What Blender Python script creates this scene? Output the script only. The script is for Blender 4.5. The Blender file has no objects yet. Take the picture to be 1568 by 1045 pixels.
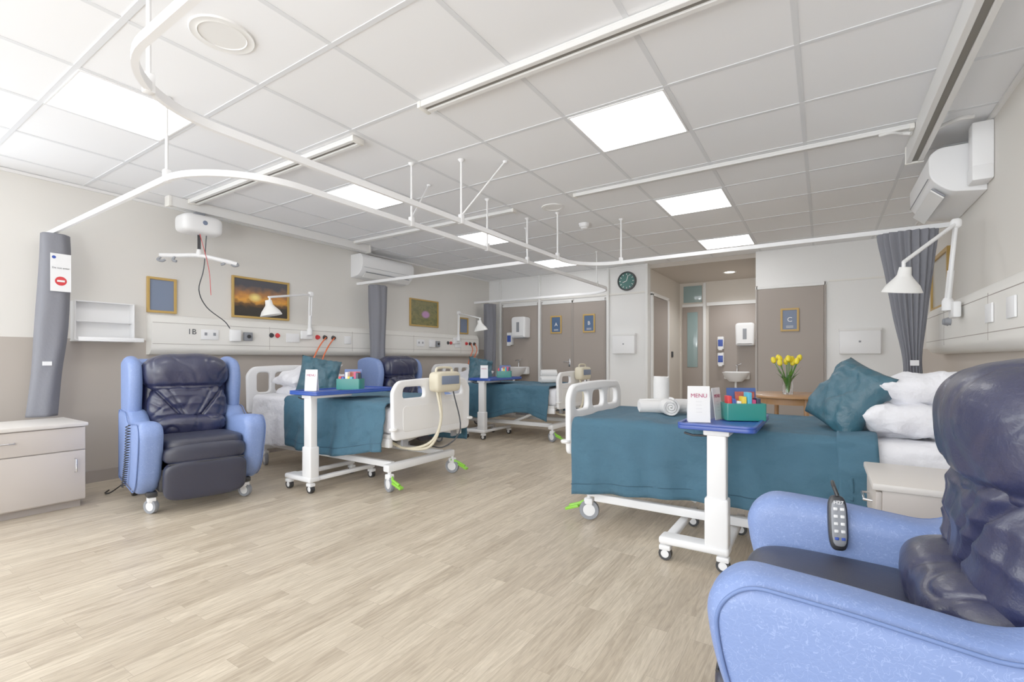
import bpy, bmesh, math, random
from mathutils import Vector, Matrix, noise, Euler
random.seed(4)
PI=math.pi
sc=bpy.context.scene
def lin(h):
    h=h.lstrip('#'); o=[]
    for i in (0,2,4):
        c=int(h[i:i+2],16)/255
        o.append(c/12.92 if c<=.04045 else ((c+.055)/1.055)**2.4)
    return tuple(o)+(1,)
def mat(name,col,rough=.5,metal=0,bs=0,bd=.1,coat=0,var=0,vs=6,stretch=None,trans=0,bdist=.01,micro=0):
    m=bpy.data.materials.new(name); m.use_nodes=True
    n=m.node_tree.nodes; l=m.node_tree.links; b=n['Principled BSDF']
    c=lin(col)
    b.inputs['Base Color'].default_value=c
    b.inputs['Roughness'].default_value=rough
    b.inputs['Metallic'].default_value=metal
    b.inputs['Coat Weight'].default_value=coat
    b.inputs['Transmission Weight'].default_value=trans
    tc=n.new('ShaderNodeTexCoord'); mp=n.new('ShaderNodeMapping')
    l.new(tc.outputs['Object'],mp.inputs['Vector'])
    if stretch: mp.inputs['Scale'].default_value=stretch
    if var:
        t=n.new('ShaderNodeTexNoise'); t.inputs['Scale'].default_value=vs; t.inputs['Detail'].default_value=6
        l.new(mp.outputs[0],t.inputs['Vector'])
        r=n.new('ShaderNodeValToRGB')
        r.color_ramp.elements[0].position=.3; r.color_ramp.elements[1].position=.7
        r.color_ramp.elements[0].color=tuple(x*(1-var) for x in c[:3])+(1,)
        r.color_ramp.elements[1].color=tuple(min(1,x*(1+var)) for x in c[:3])+(1,)
        l.new(t.outputs[0],r.inputs[0]); l.new(r.outputs[0],b.inputs['Base Color'])
    if bs:
        t=n.new('ShaderNodeTexNoise'); t.inputs['Scale'].default_value=bs; t.inputs['Detail'].default_value=4
        l.new(mp.outputs[0],t.inputs['Vector'])
        bp=n.new('ShaderNodeBump'); bp.inputs['Strength'].default_value=bd; bp.inputs['Distance'].default_value=bdist
        l.new(t.outputs[0],bp.inputs['Height'])
        if micro:
            t2=n.new('ShaderNodeTexNoise'); t2.inputs['Scale'].default_value=micro; t2.inputs['Detail'].default_value=2
            l.new(mp.outputs[0],t2.inputs['Vector'])
            b2=n.new('ShaderNodeBump'); b2.inputs['Strength'].default_value=.35; b2.inputs['Distance'].default_value=.0015
            l.new(t2.outputs[0],b2.inputs['Height']); l.new(bp.outputs[0],b2.inputs['Normal']); l.new(b2.outputs[0],b.inputs['Normal'])
        else: l.new(bp.outputs[0],b.inputs['Normal'])
    return m
def emat(name,col,s):
    m=bpy.data.materials.new(name); m.use_nodes=True
    b=m.node_tree.nodes['Principled BSDF']; b.inputs['Base Color'].default_value=lin(col)
    b.inputs['Emission Color'].default_value=lin(col); b.inputs['Emission Strength'].default_value=s
    return m
# ---------- materials
M_ceil=mat('ceiling_tile','#F1F2F5',.9,bs=300,bd=.04)
M_grid=mat('ceiling_tbar','#DCDEE2',.6)
M_white=mat('white_plastic','#EEEEEF',.35)
M_whitep=mat('white_paint','#E9E8E6',.6)
M_track=mat('track_alu','#E2E1DF',.4)
M_slot=mat('track_slot','#6A665F',.6)
M_cream=mat('trunking_cream','#E8E5DE',.45)
M_taupe=mat('door_taupe','#93877E',.55,bs=20,bd=.03)
M_skirt=mat('skirting','#958B84',.6)
M_curt=mat('curtain_grey','#6A6B73',.8,bs=60,bd=.2)
M_teal=mat('teal_fabric','#295268',.85,bs=6,bd=.65,var=.10,vs=5,bdist=.05,micro=420)
M_teald=mat('teal_seam','#1B3C50',.9)
M_tealc=mat('teal_cushion','#254F60',.5,bs=12,bd=.6,bdist=.03,micro=500)
M_sheet=mat('white_linen','#E6E6EC',.9,bs=9,bd=.8,bdist=.035)
M_towel=mat('white_towel','#E8E7E6',1,bs=350,bd=.6)
def vinyl():
    m=mat('blue_vinyl','#6582C2',.5,bs=180,bd=.12)
    n=m.node_tree.nodes; l=m.node_tree.links; b=n['Principled BSDF']
    tc=n.new('ShaderNodeTexCoord')
    v=n.new('ShaderNodeTexNoise'); v.inputs['Scale'].default_value=60; v.inputs['Detail'].default_value=2; v.inputs['Distortion'].default_value=.8
    l.new(tc.outputs['Object'],v.inputs['Vector'])
    s=n.new('ShaderNodeMath'); s.operation='SUBTRACT'; s.inputs[1].default_value=.5; l.new(v.outputs[0],s.inputs[0])
    ab=n.new('ShaderNodeMath'); ab.operation='ABSOLUTE'; l.new(s.outputs[0],ab.inputs[0])
    r=n.new('ShaderNodeValToRGB'); r.color_ramp.elements[0].position=.0; r.color_ramp.elements[0].color=lin('#8198CE')
    r.color_ramp.elements[1].position=.018; r.color_ramp.elements[1].color=lin('#667FBA')
    l.new(ab.outputs[0],r.inputs[0]); l.new(r.outputs[0],b.inputs['Base Color'])
    return m
M_blue=vinyl()
M_navy=mat('navy_leather','#1B1E3A',.38,bs=14,bd=.3,coat=.08,bdist=.02,micro=260)
M_navys=mat('navy_seat','#1B1E30',.45,bs=30,bd=.08,micro=300)
M_pipe=mat('blue_piping','#536DA8',.5)
M_grey=mat('grey_plastic','#80838A',.5)
M_dark=mat('dark_plastic','#1C1D21',.45)
M_black=mat('black_rubber','#121214',.5)
M_steel=mat('steel','#C8C8CA',.25,metal=1)
M_royal=mat('royal_blue_laminate','#1F419C',.35)
M_tealp=mat('teal_plastic','#1A7C72',.4)
M_cab=mat('cabinet_laminate','#BCB2A9',.45,var=.02)
M_cabt=mat('cabinet_top','#D1CAC2',.4)
M_green=mat('pedal_green','#7AC428',.4)
M_beige=mat('pump_beige','#D3C9AE',.5)
M_oak=mat('oak_frame','#B58E42',.5,bs=40,bd=.1)
M_table=mat('table_wood','#AA7A4C',.45,var=.12,vs=5,stretch=(1,10,1),coat=.2)
M_slate=mat('slate_print','#66748E',.6)
M_signb=mat('sign_blue','#33527A',.5)
M_red=mat('red','#CC1E24',.5)
M_yellow=mat('tulip_yellow','#F6DC1E',.5)
M_leaf=mat('leaf_green','#437F24',.5,var=.2)
M_orange=mat('orange_cable','#E4602A',.5)
M_pink=mat('menu_pink','#B0225C',.5)
M_ink=mat('ink','#2E3238',.5)
M_clock=mat('clock_teal','#175A52',.4)
M_glass=mat('glass','#FFFFFF',.02,trans=1)
M_mirror=mat('glazing','#839B9B',.1)
M_blueb=mat('blue_label','#2040A0',.5)
M_light=emat('led_panel','#FFFFFF',5.8)
M_shade=mat('lamp_white','#ECEBE8',.35)
# floor
def floor_mat():
    m=bpy.data.materials.new('oak_vinyl'); m.use_nodes=True
    n=m.node_tree.nodes; l=m.node_tree.links; b=n['Principled BSDF']
    tc=n.new('ShaderNodeTexCoord'); mp=n.new('ShaderNodeMapping'); mp.inputs['Rotation'].default_value=(0,0,PI/2)
    l.new(tc.outputs['Object'],mp.inputs[0])
    br=n.new('ShaderNodeTexBrick'); l.new(mp.outputs[0],br.inputs['Vector'])
    br.inputs['Scale'].default_value=1; br.inputs['Brick Width'].default_value=.62; br.inputs['Row Height'].default_value=.083
    br.inputs['Mortar Size'].default_value=.0007; br.inputs['Mortar Smooth'].default_value=.5
    br.offset=.37; br.offset_frequency=3; br.squash=.75; br.squash_frequency=2
    br.inputs['Color1'].default_value=lin('#CABBA3'); br.inputs['Color2'].default_value=lin('#B2A28B')
    br.inputs['Mortar'].default_value=lin('#988A77')
    mp2=n.new('ShaderNodeMapping'); mp2.inputs['Scale'].default_value=(13,1.1,1); l.new(tc.outputs['Object'],mp2.inputs[0])
    ad=n.new('ShaderNodeVectorMath'); ad.operation='MULTIPLY_ADD'; ad.inputs[1].default_value=(37,53,0)
    l.new(br.outputs[0],ad.inputs[0]); l.new(mp2.outputs[0],ad.inputs[2])
    nz=n.new('ShaderNodeTexNoise'); nz.inputs['Scale'].default_value=2.2; nz.inputs['Detail'].default_value=10; nz.inputs['Roughness'].default_value=.6; nz.inputs['Distortion'].default_value=2.2
    l.new(ad.outputs[0],nz.inputs['Vector'])
    r=n.new('ShaderNodeValToRGB'); r.color_ramp.elements[0].position=.36; r.color_ramp.elements[0].color=(.66,.63,.60,1)
    r.color_ramp.elements[1].position=.60; r.color_ramp.elements[1].color=(1.06,1.06,1.06,1)
    l.new(nz.outputs[0],r.inputs[0])
    mx=n.new('ShaderNodeMix'); mx.data_type='RGBA'; mx.blend_type='MULTIPLY'; mx.inputs[0].default_value=.8
    l.new(br.outputs[0],mx.inputs[6]); l.new(r.outputs[0],mx.inputs[7])
    mp3=n.new('ShaderNodeMapping'); mp3.inputs['Scale'].default_value=(160,7,1); l.new(tc.outputs['Object'],mp3.inputs[0])
    n3=n.new('ShaderNodeTexNoise'); n3.inputs['Scale'].default_value=2; n3.inputs['Detail'].default_value=3; l.new(mp3.outputs[0],n3.inputs['Vector'])
    r3=n.new('ShaderNodeValToRGB'); r3.color_ramp.elements[0].position=.35; r3.color_ramp.elements[0].color=(.84,.83,.82,1); r3.color_ramp.elements[1].position=.6; r3.color_ramp.elements[1].color=(1.03,1.03,1.03,1)
    l.new(n3.outputs[0],r3.inputs[0])
    m3=n.new('ShaderNodeMix'); m3.data_type='RGBA'; m3.blend_type='MULTIPLY'; m3.inputs[0].default_value=.9
    l.new(mx.outputs[2],m3.inputs[6]); l.new(r3.outputs[0],m3.inputs[7]); l.new(m3.outputs[2],b.inputs['Base Color'])
    b.inputs['Roughness'].default_value=.38
    bp=n.new('ShaderNodeBump'); bp.inputs['Strength'].default_value=.08; bp.inputs['Distance'].default_value=.003
    l.new(nz.outputs[0],bp.inputs['Height']); l.new(bp.outputs[0],b.inputs['Normal'])
    return m
M_floor=floor_mat()
def twotone(name,up,lo,zs):
    m=bpy.data.materials.new(name); m.use_nodes=True
    n=m.node_tree.nodes; l=m.node_tree.links; b=n['Principled BSDF']; b.inputs['Roughness'].default_value=.65
    tc=n.new('ShaderNodeTexCoord'); s=n.new('ShaderNodeSeparateXYZ'); l.new(tc.outputs['Object'],s.inputs[0])
    g=n.new('ShaderNodeMath'); g.operation='GREATER_THAN'; g.inputs[1].default_value=zs; l.new(s.outputs[2],g.inputs[0])
    mx=n.new('ShaderNodeMix'); mx.data_type='RGBA'; mx.inputs[6].default_value=lin(lo); mx.inputs[7].default_value=lin(up)
    l.new(g.outputs[0],mx.inputs[0]); l.new(mx.outputs[2],b.inputs['Base Color'])
    return m
M_wall=twotone('wall_two_tone','#DBD7D0','#A99F95',1.22)
def picmat(name,kind):
    m=bpy.data.materials.new(name); m.use_nodes=True
    n=m.node_tree.nodes; l=m.node_tree.links; b=n['Principled BSDF']; b.inputs['Roughness'].default_value=.3
    tc=n.new('ShaderNodeTexCoord'); s=n.new('ShaderNodeSeparateXYZ'); l.new(tc.outputs['Generated'],s.inputs[0])
    nz=n.new('ShaderNodeTexNoise'); nz.inputs['Scale'].default_value=6; nz.inputs['Detail'].default_value=6; l.new(tc.outputs['Generated'],nz.inputs['Vector'])
    a=n.new('ShaderNodeMath'); a.operation='MULTIPLY_ADD'; a.inputs[1].default_value=.35 if kind=='sun' else 1.0; l.new(nz.outputs[0],a.inputs[0])
    r=n.new('ShaderNodeValToRGB'); e=r.color_ramp.elements
    if kind=='sun':
        l.new(s.outputs[2],a.inputs[2])
        cols=[(0,'#14100E'),(.40,'#1E1810'),(.52,'#5A3A18'),(.62,'#E0922C'),(.72,'#B8702A'),(.88,'#6E4E38'),(1,'#32323A')]
    else:
        a.inputs[2].default_value=0
        cols=[(0,'#4A4A2E'),(.42,'#5F6036'),(.55,'#77703E'),(.7,'#52583A')]
    while len(e)<len(cols): e.new(.5)
    for i,(p,c) in enumerate(cols): e[i].position=p; e[i].color=lin(c)
    l.new(a.outputs[0],r.inputs[0])
    v=n.new('ShaderNodeVectorMath'); v.operation='DISTANCE'; v.inputs[1].default_value=(0,.38,.52) if kind=='sun' else (0,.55,.45)
    sc_=n.new('ShaderNodeVectorMath'); sc_.operation='MULTIPLY'; sc_.inputs[1].default_value=(0,1,1)
    l.new(tc.outputs['Generated'],sc_.inputs[0]); l.new(sc_.outputs[0],v.inputs[0])
    r2=n.new('ShaderNodeValToRGB'); r2.color_ramp.elements[0].position=.03 if kind=='sun' else .1; r2.color_ramp.elements[1].position=.13 if kind=='sun' else .17
    r2.color_ramp.elements[0].color=(1,1,1,1); r2.color_ramp.elements[1].color=(0,0,0,1)
    l.new(v.outputs['Value'],r2.inputs[0])
    mx=n.new('ShaderNodeMix'); mx.data_type='RGBA'; l.new(r2.outputs[0],mx.inputs[0]); l.new(r.outputs[0],mx.inputs[6])
    mx.inputs[7].default_value=lin('#FFE27A' if kind=='sun' else '#B57FB0')
    l.new(mx.outputs[2],b.inputs['Base Color'])
    return m
M_sun=picmat('sunset_print','sun'); M_flower=picmat('flower_print','fl')
# ---------- geometry helpers
def link(ob,p=None):
    sc.collection.objects.link(ob)
    if p is not None: ob.parent=p
    return ob
def grp(name,loc=(0,0,0),rz=0,rx=0,ry=0):
    e=bpy.data.objects.new(name,None); e.empty_display_size=.1; e.location=loc; e.rotation_euler=(rx,ry,rz)
    return link(e)
def fin(name,bm,m,p,loc=(0,0,0),rot=(0,0,0),ang=35):
    bmesh.ops.recalc_face_normals(bm,faces=bm.faces)
    me=bpy.data.meshes.new(name); bm.to_mesh(me); bm.free()
    for f in me.polygons: f.use_smooth=True
    if ang<180: me.set_sharp_from_angle(angle=math.radians(ang))
    if m: me.materials.append(m)
    ob=bpy.data.objects.new(name,me); ob.location=loc; ob.rotation_euler=rot
    return link(ob,p)
def box(name,xr,yr,zr,m,p=None,bev=0,seg=2,rot=(0,0,0)):
    bm=bmesh.new(); bmesh.ops.create_cube(bm,size=1)
    s=(abs(xr[1]-xr[0]),abs(yr[1]-yr[0]),abs(zr[1]-zr[0])); c=((xr[0]+xr[1])/2,(yr[0]+yr[1])/2,(zr[0]+zr[1])/2)
    for v in bm.verts: v.co=Vector((v.co.x*s[0],v.co.y*s[1],v.co.z*s[2]))
    if bev: bmesh.ops.bevel(bm,geom=bm.edges[:],offset=min(bev,min(s)*.48),segments=seg,profile=.5,affect='EDGES')
    if p is None and rot==(0,0,0):
        for v in bm.verts: v.co+=Vector(c)
        return fin(name,bm,m,p)
    return fin(name,bm,m,p,loc=c,rot=rot)
def lathe(name,prof,m,p,loc=(0,0,0),rot=(0,0,0),n=28,ang=40):
    bm=bmesh.new(); rings=[]
    for r,z in prof:
        if r<1e-5: rings.append([bm.verts.new((0,0,z))])
        else: rings.append([bm.verts.new((r*math.cos(2*PI*i/n),r*math.sin(2*PI*i/n),z)) for i in range(n)])
    for a,b in zip(rings,rings[1:]):
        for i in range(n):
            j=(i+1)%n
            if len(a)==1 and len(b)==1: continue
            if len(a)==1: bm.faces.new((a[0],b[i],b[j]))
            elif len(b)==1: bm.faces.new((a[i],a[j],b[0]))
            else: bm.faces.new((a[i],a[j],b[j],b[i]))
    return fin(name,bm,m,p,loc,rot,ang)
def cat(pts,k=6):
    P=[Vector(q) for q in pts]; P=[2*P[0]-P[1]]+P+[2*P[-1]-P[-2]]; o=[]
    for i in range(1,len(P)-2):
        a,b,c,d=P[i-1:i+3]
        for j in range(k):
            t=j/k
            o.append(.5*((2*b)+(c-a)*t+(2*a-5*b+4*c-d)*t*t+(3*b-a-3*c+d)*t**3))
    o.append(P[-2]); return o
def sweep(name,path,prof,m,p=None,up=None,ang=35):
    path=[Vector(q) for q in path]; bm=bmesh.new(); rings=[]; N=len(path)
    u=None
    for i in range(N):
        t=(path[min(i+1,N-1)]-path[max(i-1,0)]).normalized()
        if up:
            s=t.cross(Vector(up)).normalized(); w=Vector(up)
            k=1
            if 0<i<N-1:
                t1=(path[i+1]-path[i]).normalized(); k=1/max(.3,abs(t.dot(t1)))
            s_=s*k
        else:
            if u is None:
                u=t.orthogonal().normalized()
            u=(u-t*u.dot(t)).normalized(); w=u; s_=t.cross(u).normalized()
        rings.append([bm.verts.new(path[i]+s_*a+w*b) for a,b in prof])
    n=len(prof)
    for a,b in zip(rings,rings[1:]):
        for i in range(n):
            j=(i+1)%n; bm.faces.new((a[i],a[j],b[j],b[i]))
    bm.faces.new(rings[0]); bm.faces.new(rings[-1][::-1])
    return fin(name,bm,m,p,ang=ang)
def circ(r,n=8): return [(r*math.cos(2*PI*i/n),r*math.sin(2*PI*i/n)) for i in range(n)]
def tube(name,pts,r,m,p=None,n=8,sm=0):
    return sweep(name,cat(pts,sm) if sm else pts,circ(r,n),m,p,ang=60)
def rect(w,h): return [(-w/2,-h/2),(w/2,-h/2),(w/2,h/2),(-w/2,h/2)]
def rnd(pts,r=.03,k=6):
    o=[]; n=len(pts)
    for i in range(n):
        q=pts[i]; rr=q[2] if len(q)>2 else r
        c=Vector(q[:2]); a=Vector(pts[i-1][:2]); b=Vector(pts[(i+1)%n][:2])
        da=(a-c); db=(b-c); la,lb=da.length,db.length; da.normalize(); db.normalize()
        d=min(rr,la*.48,lb*.48)
        p0=c+da*d; p1=c+db*d
        for j in range(k+1):
            t=j/k; o.append(tuple(p0*(1-t)**2+c*2*t*(1-t)+p1*t*t))
    return o
def plate(name,outs,th,bev,m,p=None,plane='xz',off=0,ang=50):
    cu=bpy.data.curves.new(name+'_c','CURVE'); cu.dimensions='2D'; cu.fill_mode='BOTH'
    cu.extrude=max(th/2-bev,.0005); cu.bevel_depth=bev; cu.bevel_resolution=4; cu.offset=-bev
    for o in outs:
        s=cu.splines.new('POLY'); s.points.add(len(o)-1)
        for i,q in enumerate(o): s.points[i].co=(q[0],q[1],0,1)
        s.use_cyclic_u=True
    ob=bpy.data.objects.new('tmp',cu); sc.collection.objects.link(ob)
    bpy.context.view_layer.update()
    dg=bpy.context.evaluated_depsgraph_get()
    me=bpy.data.meshes.new_from_object(ob.evaluated_get(dg))
    bm=bmesh.new(); bm.from_mesh(me)
    bmesh.ops.remove_doubles(bm,verts=bm.verts,dist=1e-5)
    for v in bm.verts:
        a,b,c=v.co
        v.co={'xz':Vector((a,c+off,b)),'yz':Vector((c+off,a,b)),'xy':Vector((a,b,c+off))}[plane]
    bpy.data.objects.remove(ob); bpy.data.curves.remove(cu); bpy.data.meshes.remove(me)
    return fin(name,bm,m,p,ang=ang)
def puff(name,h,m,p,loc,rot=(0,0,0),e=4,cuts=14,wr=0,ws=5,seed=0,fn=None,st=(1,1,1),cr=0):
    bm=bmesh.new(); bmesh.ops.create_cube(bm,size=2)
    bmesh.ops.subdivide_edges(bm,edges=bm.edges[:],cuts=cuts,use_grid_fill=True)
    for v in bm.verts:
        x,y,z=v.co
        k=(abs(x)**e+abs(y)**e+abs(z)**e)**(-1/e)
        q=Vector((x*k*h[0],y*k*h[1],z*k*h[2]))
        if wr or cr:
            nn=Vector((x,y,z)).normalized()
            s=Vector((q.x*st[0],q.y*st[1],q.z*st[2]))*ws+Vector((seed*7.3,0,0))
            q+=nn*(wr*noise.noise(s*.7)*1.5-cr*math.exp(-(noise.noise(s)*11)**2))
        if fn: q=fn(q)
        v.co=q
    return fin(name,bm,m,p,loc,rot,ang=180)
def pillow(name,w,h,t,m,p,loc,rot=(0,0,0),seed=0,pinch=.07,wr=.012,N=26):
    bm=bmesh.new(); G={}
    for s in (1,-1):
        for i in range(N+1):
            for j in range(N+1):
                u=-1+2*i/N; v=-1+2*j/N
                edge=i in(0,N) or j in(0,N)
                if s==-1 and edge: G[s,i,j]=G[1,i,j]; continue
                th=((1-u**4)*(1-v**4))**.55
                x=w/2*u*(1-pinch*(1-v*v)); y=h/2*v*(1-pinch*(1-u*u))
                z=s*t/2*th
                z+=wr*(noise.noise(Vector((u*2+seed*3,v*2,s*2)))+.7*noise.noise(Vector((u*5+seed,v*5,s))))*(1 if not edge else .3)
                G[s,i,j]=bm.verts.new((x,y,z))
    for s in (1,-1):
        for i in range(N):
            for j in range(N):
                f=(G[s,i,j],G[s,i+1,j],G[s,i+1,j+1],G[s,i,j+1])
                try: bm.faces.new(f if s==1 else f[::-1])
                except Exception: pass
    return fin(name,bm,m,p,loc,rot,ang=180)
def text(name,s,size,m,p,loc,rot,ext=.0005):
    c=bpy.data.curves.new(name,'FONT'); c.body=s; c.size=size; c.extrude=ext; c.align_x='CENTER'; c.align_y='CENTER'
    c.materials.append(m); ob=bpy.data.objects.new(name,c); ob.location=loc; ob.rotation_euler=rot
    return link(ob,p)
# ---------- room
XL,XR,YB,YS,H=-5.2,.85,7.2,-2.6,2.5
box('floor',(XL-.1,XR+.1),(YS-.1,9.2),(-.1,0),M_floor)
box('ceiling',(XL-.1,XR+.1),(YS-.1,YB+.1),(H+.002,H+.1),M_ceil)
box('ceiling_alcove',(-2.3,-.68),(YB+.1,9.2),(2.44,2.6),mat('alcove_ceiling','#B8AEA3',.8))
box('wall_left',(XL-.1,XL),(.6,YB),(0,H),M_wall)
box('wall_left_pier',(XL-.1,XL),(YS,-2.3),(0,H),M_wall)
box('wall_left_sill',(XL-.1,XL),(-2.3,.6),(0,.75),M_wall)
box('wall_left_head',(XL-.1,XL),(-2.3,.6),(2.35,H),M_wall)
box('wall_right',(XR,XR+.1),(YS,YB),(0,H),twotone('wall_right_tone','#DBD6CE','#BCB0A4',1.15))
box('wall_back_west',(XL-.1,-2.22),(YB,YB+.1),(0,H),M_whitep)
box('wall_back_east',(-.76,XR+.1),(YB,YB+.1),(0,H),M_whitep)
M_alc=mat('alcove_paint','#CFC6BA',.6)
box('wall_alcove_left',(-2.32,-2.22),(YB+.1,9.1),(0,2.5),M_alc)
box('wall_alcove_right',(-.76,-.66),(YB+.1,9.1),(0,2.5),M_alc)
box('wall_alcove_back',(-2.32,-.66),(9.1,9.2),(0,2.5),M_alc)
box('wall_south_low',(XL,XR),(YS-.1,YS),(0,.7),M_whitep)
box('wall_south_top',(XL,XR),(YS-.1,YS),(2.35,H),M_whitep)
for i,(a,b) in enumerate([(XL,-4.9),(-2.3,-2.1),(.5,XR)]):
    box('wall_south_pier',(a,b),(YS-.1,YS),(.7,2.35),M_whitep)
def window(name,loc,rz,hw,hz):
    w=grp(name,loc,rz)
    box('frame_top',(-hw,hw),(-.03,.03),(hz-.05,hz),M_white,w); box('frame_bottom',(-hw,hw),(-.03,.03),(-hz,-hz+.05),M_white,w)
    for x in (-hw+.025,0,hw-.025): box('mullion',(x-.025,x+.025),(-.03,.03),(-hz+.05,hz-.05),M_white,w)
window('window_1',(-3.6,YS-.05,1.525),0,1.3,.825); window('window_2',(-.8,YS-.05,1.525),0,1.3,.825)
window('window_3',(XL-.05,-.85,1.55),PI/2,1.45,.8)
# ceiling grid
bm=bmesh.new()
def addbox(bm,x0,x1,y0,y1,z0,z1):
    r=bmesh.ops.create_cube(bm,size=1)
    for v in r['verts']: v.co=Vector(((x0+x1)/2+v.co.x*(x1-x0),(y0+y1)/2+v.co.y*(y1-y0),(z0+z1)/2+v.co.z*(z1-z0)))
x=-.70+.6*2
while x>XL:
    addbox(bm,x-.012,x+.012,YS,YB,H-.001,H+.003); x-=.6
y=2.57+.59*7
while y>YS:
    addbox(bm,XL,XR,y-.012,y+.012,H-.0015,H+.003); y-=.59
fin('trim_ceiling_grid',bm,M_grid,None)
for (x,y) in [(-1.3,2.57),(-1.3,4.34),(-1.3,6.11),(-3.7,.80),(-3.7,2.57),(-3.7,4.34),(-3.7,6.11),(-1.3,.21),(-1.3,-1.56),(-3.7,-1.56)]:
    g=grp('led_ceiling_panel',(x+.3,y+.295,H))
    plate('bezel',[rnd([(-.287,-.283),(.287,-.283),(.287,.283),(-.287,.283)],.003,1),rnd([(-.276,-.272),(.276,-.272),(.276,.272),(-.276,.272)],.003,1)],.008,.001,M_white,g,'xy',-.002)
    box('diffuser',(-.278,.278),(-.274,.274),(-.004,.001),M_light,g)
# baseboards
box('baseboard_left',(XL,XL+.015),(YS,YB),(0,.1),M_skirt)
box('baseboard_right',(XR-.015,XR),(YS,YB),(0,.1),M_skirt)
box('baseboard_back',(-2.84,-2.26),(YB-.012,YB),(0,.1),M_skirt)
box('baseboard_back_east',(.05,XR),(YB-.012,YB),(0,.1),M_skirt)
box('trim_ceiling_left',(XL,XL+.02),(YS,YB),(H-.025,H-.002),M_whitep)
box('trim_ceiling_right',(XR-.02,XR),(YS,YB),(H-.025,H-.002),M_whitep)
box('trim_ceiling_back',(XL,-2.22),(YB-.02,YB),(H-.025,H-.002),M_whitep)
for (x,y,r) in [(-2.25,1.08,.13),(-2.16,4.03,.11)]:
    lathe('ceiling_speaker',[(0,-.002),(r*.72,-.002),(r*.74,-.006),(r*.8,-.003),(r*.97,-.006),(r,0),(r,.002),(0,.002)],M_whitep,None,(x,y,H),n=40)
lathe('smoke_detector',[(0,-.06),(.03,-.058),(.04,-.045),(.035,-.04),(.05,-.035),(.055,-.012),(.06,0),(0,0)],M_white,None,(-2.14,4.70,H))
# back wall
def door(name,x0,x1,z1,m=M_taupe,handle=None):
    g=grp(name,((x0+x1)/2,YB,0)); hw=(x1-x0)/2
    box('leaf',(-hw+.008,hw-.008),(-.026,-.002),(.01,z1-.02),m,g,.003,1)
    box('frame_l',(-hw-.014,-hw+.006),(-.03,-.001),(0,z1+.03),M_skirt,g,.003,1)
    box('frame_r',(hw-.006,hw+.014),(-.03,-.001),(0,z1+.03),M_skirt,g,.003,1)
    box('frame_t',(-hw-.02,hw+.02),(-.03,-.001),(z1-.018,z1+.02),M_whitep,g,.003,1)
    if handle is not None:
        box('handle_plate',(handle-.015,handle+.015),(-.03,-.022),(.92,1.05),M_steel,g,.003)
        tube('lever',[(handle,-.03,1.0),(handle,-.06,1.0),(handle-.09*(1 if handle>0 else -1),-.062,1.0)],.008,M_steel,g)
    return g
door('door_1',-4.88,-4.15,2.0)
door('door_2',-4.06,-3.49,2.0,handle=.24)
door('door_3',-3.47,-2.91,2.0)
door('door_4',-.74,.02,2.0)
for x in (-4.93,-4.11,-2.86,-2.24): box('trim_post',(x-.02,x+.02),(YB-.04,YB),(0,H),M_whitep,None,.004)
box('trim_rail_back_west',(XL,-2.24),(YB-.02,YB),(2.06,2.085),M_cream)
box('trim_rail_back_east',(.06,XR),(YB-.02,YB),(2.02,2.04),M_cream)
def sign(x,letter,z):
    g=grp('door_sign',(x,YB-.028,z))
    plate('frame',[rnd([(-.105,-.15),(.105,-.15),(.105,.15),(-.105,.15)],.004,1),rnd([(-.08,-.125),(.08,-.125),(.08,.125),(-.08,.125)],.003,1)],.015,.002,M_oak,g,'xz',-.008)
    box('panel',(-.082,.082),(-.008,-.002),(-.128,.128),M_signb if letter!='C' else M_slate,g)
    text('letter',letter,.085,M_white,g,(0,-.009,0),(PI/2,0,0))
    for k in range(2): box('caption_line',(-.04,.04),(-.0095,-.008),(-.085-.015*k,-.08-.015*k),M_whitep,g)
sign(-3.78,'A',1.63); sign(-3.18,'B',1.63); sign(-.36,'C',1.56)
g=grp('wall_clock',(-2.55,YB,2.26),rx=PI/2)
lathe('case',[(0,.03),(.125,.03),(.13,.045),(.145,.045),(.15,.03),(.15,0),(0,0)],M_dark,g,n=40)
lathe('face',[(0,.034),(.124,.033)],M_clock,g,n=40)
for k in range(12):
    a=k*PI/6; box('tick',(-.004,.004),(-.012,.012),(.034,.037),M_white,g).matrix_local=Matrix.Translation((.105*math.sin(a),.105*math.cos(a),.036))@Matrix.Rotation(-a,4,'Z')
for L,a in ((.065,-1.9),(.095,.3)):
    box('hand',(-.004,.004),(-L/2,L/2),(-.001,.001),M_white,g).matrix_local=Matrix.Translation((math.sin(a)*L/2,math.cos(a)*L/2,.039))@Matrix.Rotation(-a,4,'Z')
def wbox(name,x0,x1,z0,z1,d=.1):
    g=grp(name,((x0+x1)/2,YB,z0)); hw=(x1-x0)/2; h=z1-z0
    box('body',(-hw,hw),(-d,-.001),(0,h),M_white,g,.012,3)
    box('lid',(-hw-.004,hw+.004),(-d-.004,-.001),(h-.03,h+.004),M_whitep,g,.004)
    box('keyhole',(-.012,.012),(-d-.002,-d+.01),(h*.45,h*.52),M_grey,g)
wbox('glove_dispenser',-2.76,-2.40,1.13,1.44); wbox('glove_dispenser',.17,.58,1.11,1.42)
g=grp('door_5',(-2.22,7.78,0)); box('leaf',(.001,.02),(-.42,.42),(.01,2.02),M_taupe,g,.003)
for y in (-.45,.45): box('jamb',(.001,.035),(y-.03,y+.03),(0,2.06),M_whitep,g,.003)
box('head',(.001,.035),(-.48,.48),(2.03,2.08),M_whitep,g,.003)
g=grp('door_6',(-1.98,9.1,0))
box('leaf',(-.19,.16),(-.02,-.001),(.01,2.0),M_taupe,g,.003)
box('glazing',(-.1,.08),(-.03,-.02),(.9,1.9),M_mirror,g,.003)
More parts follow.
